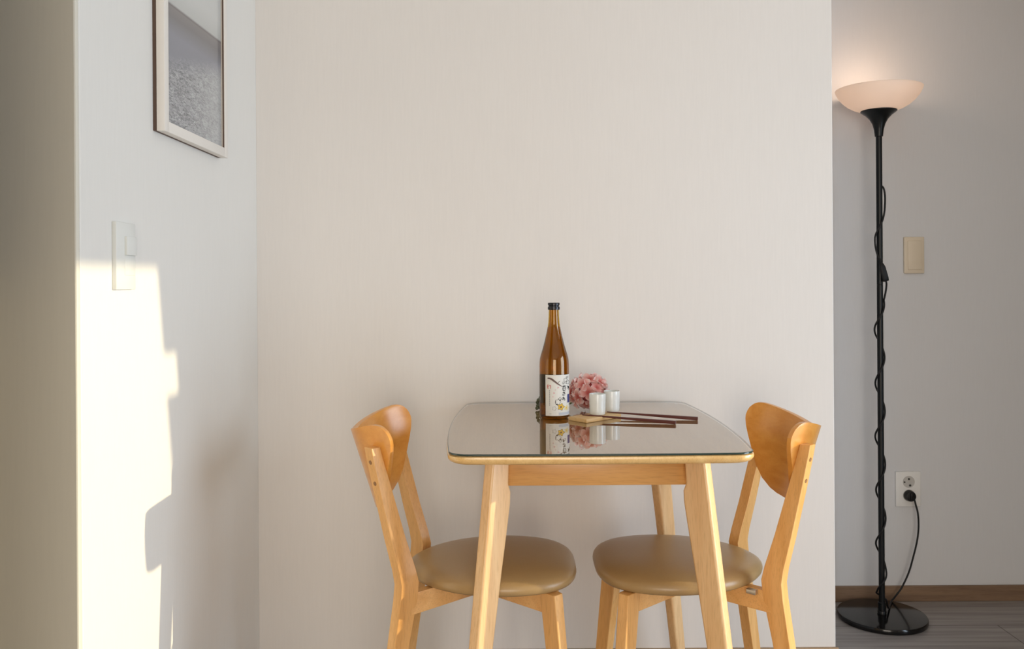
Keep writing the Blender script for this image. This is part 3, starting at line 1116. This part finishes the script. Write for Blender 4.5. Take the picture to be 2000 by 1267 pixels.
def floret_bm(seed):
    rnd = random.Random(seed)
    bm = bmesh.new()
    for q in range(4):
        a = q * pi / 2 + rnd.uniform(-0.15, 0.15)
        L = rnd.uniform(0.0185, 0.0225)
        Wd = rnd.uniform(0.0105, 0.0125)
        lift0 = rnd.uniform(0.1, 0.5)
        tw = rnd.uniform(-0.3, 0.3)
        rows = []
        for i in range(7):
            t = i / 6
            half = Wd * (sin(pi * min(1, 0.08 + 0.92 * t ** 0.8)) ** 0.55 if t < 1 else 0.22) * (0.35 + 0.65 * min(1, t * 1.7))
            if i == 6:
                half = Wd * 0.42
            row = []
            for j in range(5):
                s = (j - 2) / 2
                x = L * t
                y = half * s
                z = lift0 * L * t - 0.35 * L * t * t * rnd.uniform(0.6, 1.3) + 0.0058 * s * s * t + tw * y * t + rnd.uniform(-0.0005, 0.0005)
                row.append(bm.verts.new((x * cos(a) - y * sin(a), x * sin(a) + y * cos(a), z)))
            rows.append(row)
        for r0, r1 in zip(rows, rows[1:]):
            for j in range(4):
                bm.faces.new((r0[j], r0[j + 1], r1[j + 1], r1[j]))
    r = bmesh.ops.create_icosphere(bm, subdivisions=1, radius=0.0016)
    return bm


protos = [floret_bm(s) for s in range(4)]
proto_me = []
for bm in protos:
    me = bpy.data.meshes.new('floret')
    bm.to_mesh(me)
    bm.free()
    me.materials.append(M_PETAL)
    me.shade_smooth()
    proto_me.append(me)
rnd = random.Random(3)
CZ = 0.0525
NF = 34
for i in range(NF):
    zz = 1 - 2 * (i + 0.5) / NF
    if zz < -0.86:
        continue
    ph = i * 2.399963
    rr = sqrt(1 - zz * zz)
    n = Vector((rr * cos(ph), rr * sin(ph), zz))
    R = 0.045 * rnd.uniform(0.90, 1.06)
    p = Vector((n.x * R * 1.04, n.y * R * 0.95, CZ + n.z * R * 0.93 - 0.003))
    if p.z < 0.0225:
        p.z = 0.0225
    q = (n + Vector((rnd.uniform(-.35, .35), rnd.uniform(-.35, .35), rnd.uniform(-.2, .35)))).normalized().to_track_quat('Z', 'Y')
    o = bpy.data.objects.new('floret', proto_me[i % 4])
    COL.objects.link(o)
    o.parent = flower
    o.rotation_mode = 'QUATERNION'
    from mathutils import Quaternion
    o.rotation_quaternion = q @ Quaternion((0, 0, 1), rnd.uniform(0, 6.28))
    o.location = p
    s = rnd.uniform(0.98, 1.16)
    o.scale = (s, s, s)
# inner receptacle that carries the florets
bm = bmesh.new()
bmesh.ops.create_icosphere(bm, subdivisions=3, radius=0.030, matrix=Matrix.Translation((0, 0, CZ - 0.003)))
obj('flower_core', bm, plain('deep_pink_core', (0.45, 0.10, 0.09), 0.8, noise=0.3, nscale=120), flower)
stem_pts = smooth_path([(0, 0.01, 0.045), (-0.035, 0.012, 0.024), (-0.08, 0.016, 0.0065), (-0.125, 0.016, 0.0045)], 6)
obj('stem', tube(bmesh.new(), stem_pts, 0.0022, 8), M_STEM, flower)
for k, (dx, dy, dz, r) in enumerate(((-0.1355, 0.012, 0.0125, .0052), (-0.131, 0.018, 0.0065, .005), (-0.1365, 0.016, 0.0205, .005), (-0.134, 0.010, 0.0275, .0052), (-0.129, 0.014, 0.0335, .0046),
                                     (-0.127, 0.012, 0.0175, .0055), (-0.126, 0.016, 0.0255, .005), (-0.1385, 0.008, 0.0060, .0046))):
    bm = bmesh.new()
    bmesh.ops.create_icosphere(bm, subdivisions=2, radius=r, matrix=Matrix.Translation((dx, dy, dz)))
    b_ = obj('bud', bm, M_BUD, flower)
    b_['label'] = 'small dark green bud'

# ------------------------------------------------------------------ floor lamp
LX, LY = 1.212, 2.868
lamp = thing('floor_lamp', 'lit black floor lamp with white bowl shade standing in the alcove', 'lamp', (LX, LY, 0))
bm = lathe(bmesh.new(), [(0.02, 0.0), (0.134, 0.0), (0.1385, 0.0015), (0.140, 0.006), (0.140, 0.014), (0.138, 0.0175), (0.130, 0.0185), (0.02, 0.0188)], 96)
obj('base', bm, M_BASE, lamp, 30)
bm = lathe(bmesh.new(), [(0.0145, 0.0187), (0.0145, 0.026), (0.0135, 0.028), (0.0125, 0.0285), (0.0125, 0.055), (0.0105, 0.057)], 32)
obj('pole_foot', bm, M_BLACK, lamp, 30)
bm = lathe(bmesh.new(), [(0.0098, 0.05), (0.0098, 0.62), (0.0092, 0.621), (0.0098, 0.622), (0.0098, 1.10), (0.0092, 1.101), (0.0098, 1.102), (0.0098, 1.60)], 24)
obj('pole', bm, M_BLACK, lamp, 30)
bm = lathe(bmesh.new(), [(0.0098, 1.588), (0.0128, 1.589), (0.0135, 1.596), (0.0155, 1.612), (0.0205, 1.630), (0.029, 1.646), (0.041, 1.659), (0.0535, 1.668), (0.0565, 1.6705), (0.0565, 1.6735), (0.052, 1.674), (0.01, 1.672)], 48)
obj('shade_holder', bm, M_BLACK, lamp, 30)
prof_o = [(0.050, 1.6715), (0.062, 1.675), (0.080, 1.6825), (0.097, 1.6925), (0.112, 1.7055), (0.124, 1.720), (0.1325, 1.736), (0.1355, 1.744)]
prof = prof_o + [(0.1345, 1.7455), (0.1328, 1.744)] + [(r - 0.0032, z + 0.0022) for r, z in reversed(prof_o[:-1])] + [(0.02, 1.6745)]
bm = lathe(bmesh.new(), [(0.02, 1.672)] + prof, 72)
sh = obj('lamp_shade', bm, M_SHADE, lamp, 40)
sh['label'] = 'frosted white bowl shade'
bm = lathe(bmesh.new(), [(0.005, 1.676), (0.012, 1.677), (0.013, 1.690), (0.020, 1.703), (0.0235, 1.716), (0.021, 1.729), (0.012, 1.7365), (0.002, 1.738)], 24)
obj('bulb', bm, M_BULB, lamp, 60)
ld = bpy.data.lights.new('lamp_light', 'POINT')
ld.energy = 0.9
ld.color = (1.0, 0.69, 0.48)
ld.shadow_soft_size = 0.03
lo = bpy.data.objects.new('lamp_light', ld)
lo.location = (0, 0, 1.765)
lo.parent = lamp
COL.objects.link(lo)

# cord wound round the pole from a clip at 1.42 m down to the base, with an in-line switch
cord = []


def helix(z0, z1, a0, a1, r0, r1, bulge=0.0, n=24):
    for i in range(n):
        t = i / n
        a = a0 + (a1 - a0) * t
        r = r0 + (r1 - r0) * t + bulge * sin(pi * t) ** 2
        cord.append((r * cos(a), r * sin(a), z0 + (z1 - z0) * t))


RC = 0.0128
cord.append((0.009, 0, 1.425))
for p in ((0.0135, -0.003, 1.417), (0.0175, -0.003, 1.395), (0.0165, -0.005, 1.365), (0.0120, -0.009, 1.335), (0.004, -0.0128, 1.31), (-0.0075, -0.0112, 1.285), (-0.0155, -0.004, 1.262), (-0.0165, -0.004, 1.235),
          (-0.013, -0.009, 1.205), (-0.005, -0.0135, 1.182)):
    cord.append(p)
sw_top = Vector((-0.002, -0.0175, 1.170))
sw_bot = Vector((0.0135, -0.0165, 1.112))
cord += [tuple(sw_top), tuple((sw_top + sw_bot) / 2), tuple(sw_bot)]
cord += [(0.0165, -0.012, 1.098), (0.0160, -0.006, 1.075), (0.0128, -0.003, 1.055)]
z = 1.05
a = 0.0
for k in range(6):
    zn = z - 0.176
    if zn < 0.0:
        break
    b1 = 0.0045 if k % 2 == 0 else 0.003
    helix(z, zn, a, a - 2 * pi, RC, RC, b1, 22)
    z, a = zn, a - 2 * pi
helix(z, 0.075, a, a - 1.2 * pi, RC, 0.0145, 0.006, 12)
cord.append((0.0155, 0.004, 0.062))
cord += [(0.022, 0.010, 0.040), (0.036, 0.030, 0.0240), (0.055, 0.065, 0.0220), (0.078, 0.104, 0.0222)]
cordo = obj('cord', tube(bmesh.new(), smooth_path(cord, 3), 0.0031, 8), M_BLACK_R, lamp, 60)
bm = bmesh.new()
dd = (sw_bot - sw_top).normalized()
uu = dd.cross(Vector((0, 1, 0))).normalized()
vv = dd.cross(uu)
loft(bm, [(sw_top, uu, vv, 0.0058, 0.0048), (sw_top + dd * 0.012, uu, vv, 0.0088, 0.0062), (sw_bot - dd * 0.012, uu, vv, 0.0095, 0.0066), (sw_bot, uu, vv, 0.0085, 0.0055)], 0.003, 3, 0.001)
obj('cord_switch', bm, M_BLACK_R, lamp, 40)

# outlet on the alcove wall, with the lamp's plug in it
OX, OZ = 1.3715, 0.390
PLX, PLZ = OX + 0.001, OZ - 0.0215
lead = [(0.078, 0.104, 0.0222), (0.094, 0.112, 0.034), (0.116, 0.114, 0.062), (0.140, 0.114, 0.112), (0.156, 0.114, 0.165), (0.170, 0.114, 0.222), (0.1755, 0.114, 0.270), (0.174, 0.115, 0.315), (0.168, 0.118, 0.345), (PLX - LX + 0.007, D_ALC - LY - 0.036, PLZ - 0.010), (PLX - LX + 0.002, D_ALC - LY - 0.030, PLZ - 0.002)]
obj('cord', tube(bmesh.new(), smooth_path(lead, 6), 0.0030, 8), M_BLACK_R, lamp, 60)
bm = bmesh.new()
lathe(bm, [(0.012, 0.030), (0.0165, 0.0285), (0.0185, 0.022), (0.0190, 0.012), (0.0185, 0.007), (0.006, 0.0065)], 32)
bmesh.ops.rotate(bm, verts=bm.verts, cent=(0, 0, 0), matrix=Matrix.Rotation(pi / 2, 3, 'X'))
bmesh.ops.translate(bm, verts=bm.verts, vec=(PLX - LX, D_ALC - LY - 0.0005, PLZ))
add_box(bm, PLX - LX - 0.004, PLX - LX + 0.004, D_ALC - LY - 0.036, D_ALC - LY - 0.028, PLZ - 0.013, PLZ + 0.013, 0.002)
obj('plug', bm, M_BLACK_R, lamp, 40)

outlet = thing('wall_outlet', 'white double wall outlet low on the alcove wall', 'outlet', (OX, D_ALC, OZ))
bm = box(-0.0435, 0.0435, -0.009, -0.0001, -0.0605, 0.0605, bevel=0.0025, seg=3)
obj('cover_plate', bm, M_OUTLET, outlet, 40)
for dz in (0.0255, -0.0215):
    bm = lathe(bmesh.new(), [(0.0205, 0.0088), (0.0203, 0.0100), (0.0192, 0.0100), (0.0188, 0.0094), (0.002, 0.0094)], 40)
    bmesh.ops.rotate(bm, verts=bm.verts, cent=(0, 0, 0), matrix=Matrix.Rotation(pi / 2, 3, 'X'))
    bmesh.ops.translate(bm, verts=bm.verts, vec=(0.001, 0, dz))
    s_ = obj('socket', bm, M_SOCKET, outlet, 40)
    if dz > 0:
        for hx, hz, hr in ((0.0005, 0.0095, 0.0036), (-0.0145, -0.001, 0.0030), (0.0045, -0.0125, 0.0040)):
            h = lathe(bmesh.new(), [(hr, 0.0090), (hr, 0.0099), (0.0005, 0.0099)], 16)
            bmesh.ops.rotate(h, verts=h.verts, cent=(0, 0, 0), matrix=Matrix.Rotation(pi / 2, 3, 'X'))
            bmesh.ops.translate(h, verts=h.verts, vec=(0.001 + hx, 0, dz + hz))
            obj('socket_hole', h, M_DARK, s_, 40)

sw = thing('light_switch', 'cream rocker light switch on the alcove wall beside the floor lamp', 'light switch', (1.397, D_ALC, 1.2015))
bm = box(-0.035, 0.035, -0.010, -0.0001, -0.0635, 0.0635, bevel=0.003, seg=3)
obj('cover_plate', bm, M_CREAM, sw, 40)
bm = box(-0.0235, 0.0265, -0.0128, -0.009, -0.050, 0.050, bevel=0.0018, seg=2)
obj('rocker', bm, M_CREAM, sw, 40)

# ------------------------------------------------------------------ left wall: switch and framed print
sl = thing('light_switch', 'white light switch on the left wall at the top of the sun patch', 'light switch', (X_LEFT, 1.606, 1.170))
bm = box(0.0001, 0.0085, 0.0, 0.082, -0.063, 0.063, bevel=0.0012)
obj('cover_plate', bm, M_WHITE, sl, 40)
bm = box(0.0075, 0.0135, 0.034, 0.078, 0.002, 0.037, bevel=0.001)
obj('rocker', bm, M_WHITE, sl, 40)
bm = box(0.0075, 0.0095, 0.034, 0.078, -0.036, 0.0015, bevel=0.0006)
obj('rocker', bm, M_WHITE, sl, 40)

FW, FH, FD, FB = 0.3985, 0.56, 0.025, 0.0225
fy0, fz0 = 1.7935, 1.433
pf = thing('picture_frame', 'beach photograph in a thin white frame hanging high on the left wall', 'picture', (X_LEFT, fy0, fz0))
bm = bmesh.new()
for y0, y1, z0, z1 in ((0, FB, 0, FH), (FW - FB, FW, 0, FH), (FB, FW - FB, 0, FB), (FB, FW - FB, FH - FB, FH)):
    add_box(bm, 0.0078, FD, y0, y1, z0, z1, 0.001)
obj('frame', bm, M_FRAME, pf, 40)
bm = box(0.0, 0.0085, 0, FW - 2 * FB + 0.004, 0, FH - 2 * FB + 0.004)
po = obj('print', bm, M_PRINT, pf, 0)
po.location = (0.0080, FB - 0.002, FB - 0.002)
bm = box(0.0200, 0.0232, FW - FB - 0.0022, FW - FB - 0.0002, FB + 0.0005, FH - FB - 0.0005)  # dark strip added to stand for shade inside the frame recess
sp_ = obj('recess_shade_strip', bm, M_BACKING, pf, 0)
bm = box(0.0001, 0.0076, 0.0006, FW - 0.0006, 0.0006, FH - 0.0006)
bk = obj('backing', bm, M_BACKING, pf, 0)
bk['label'] = 'dark brown back edge of the frame'
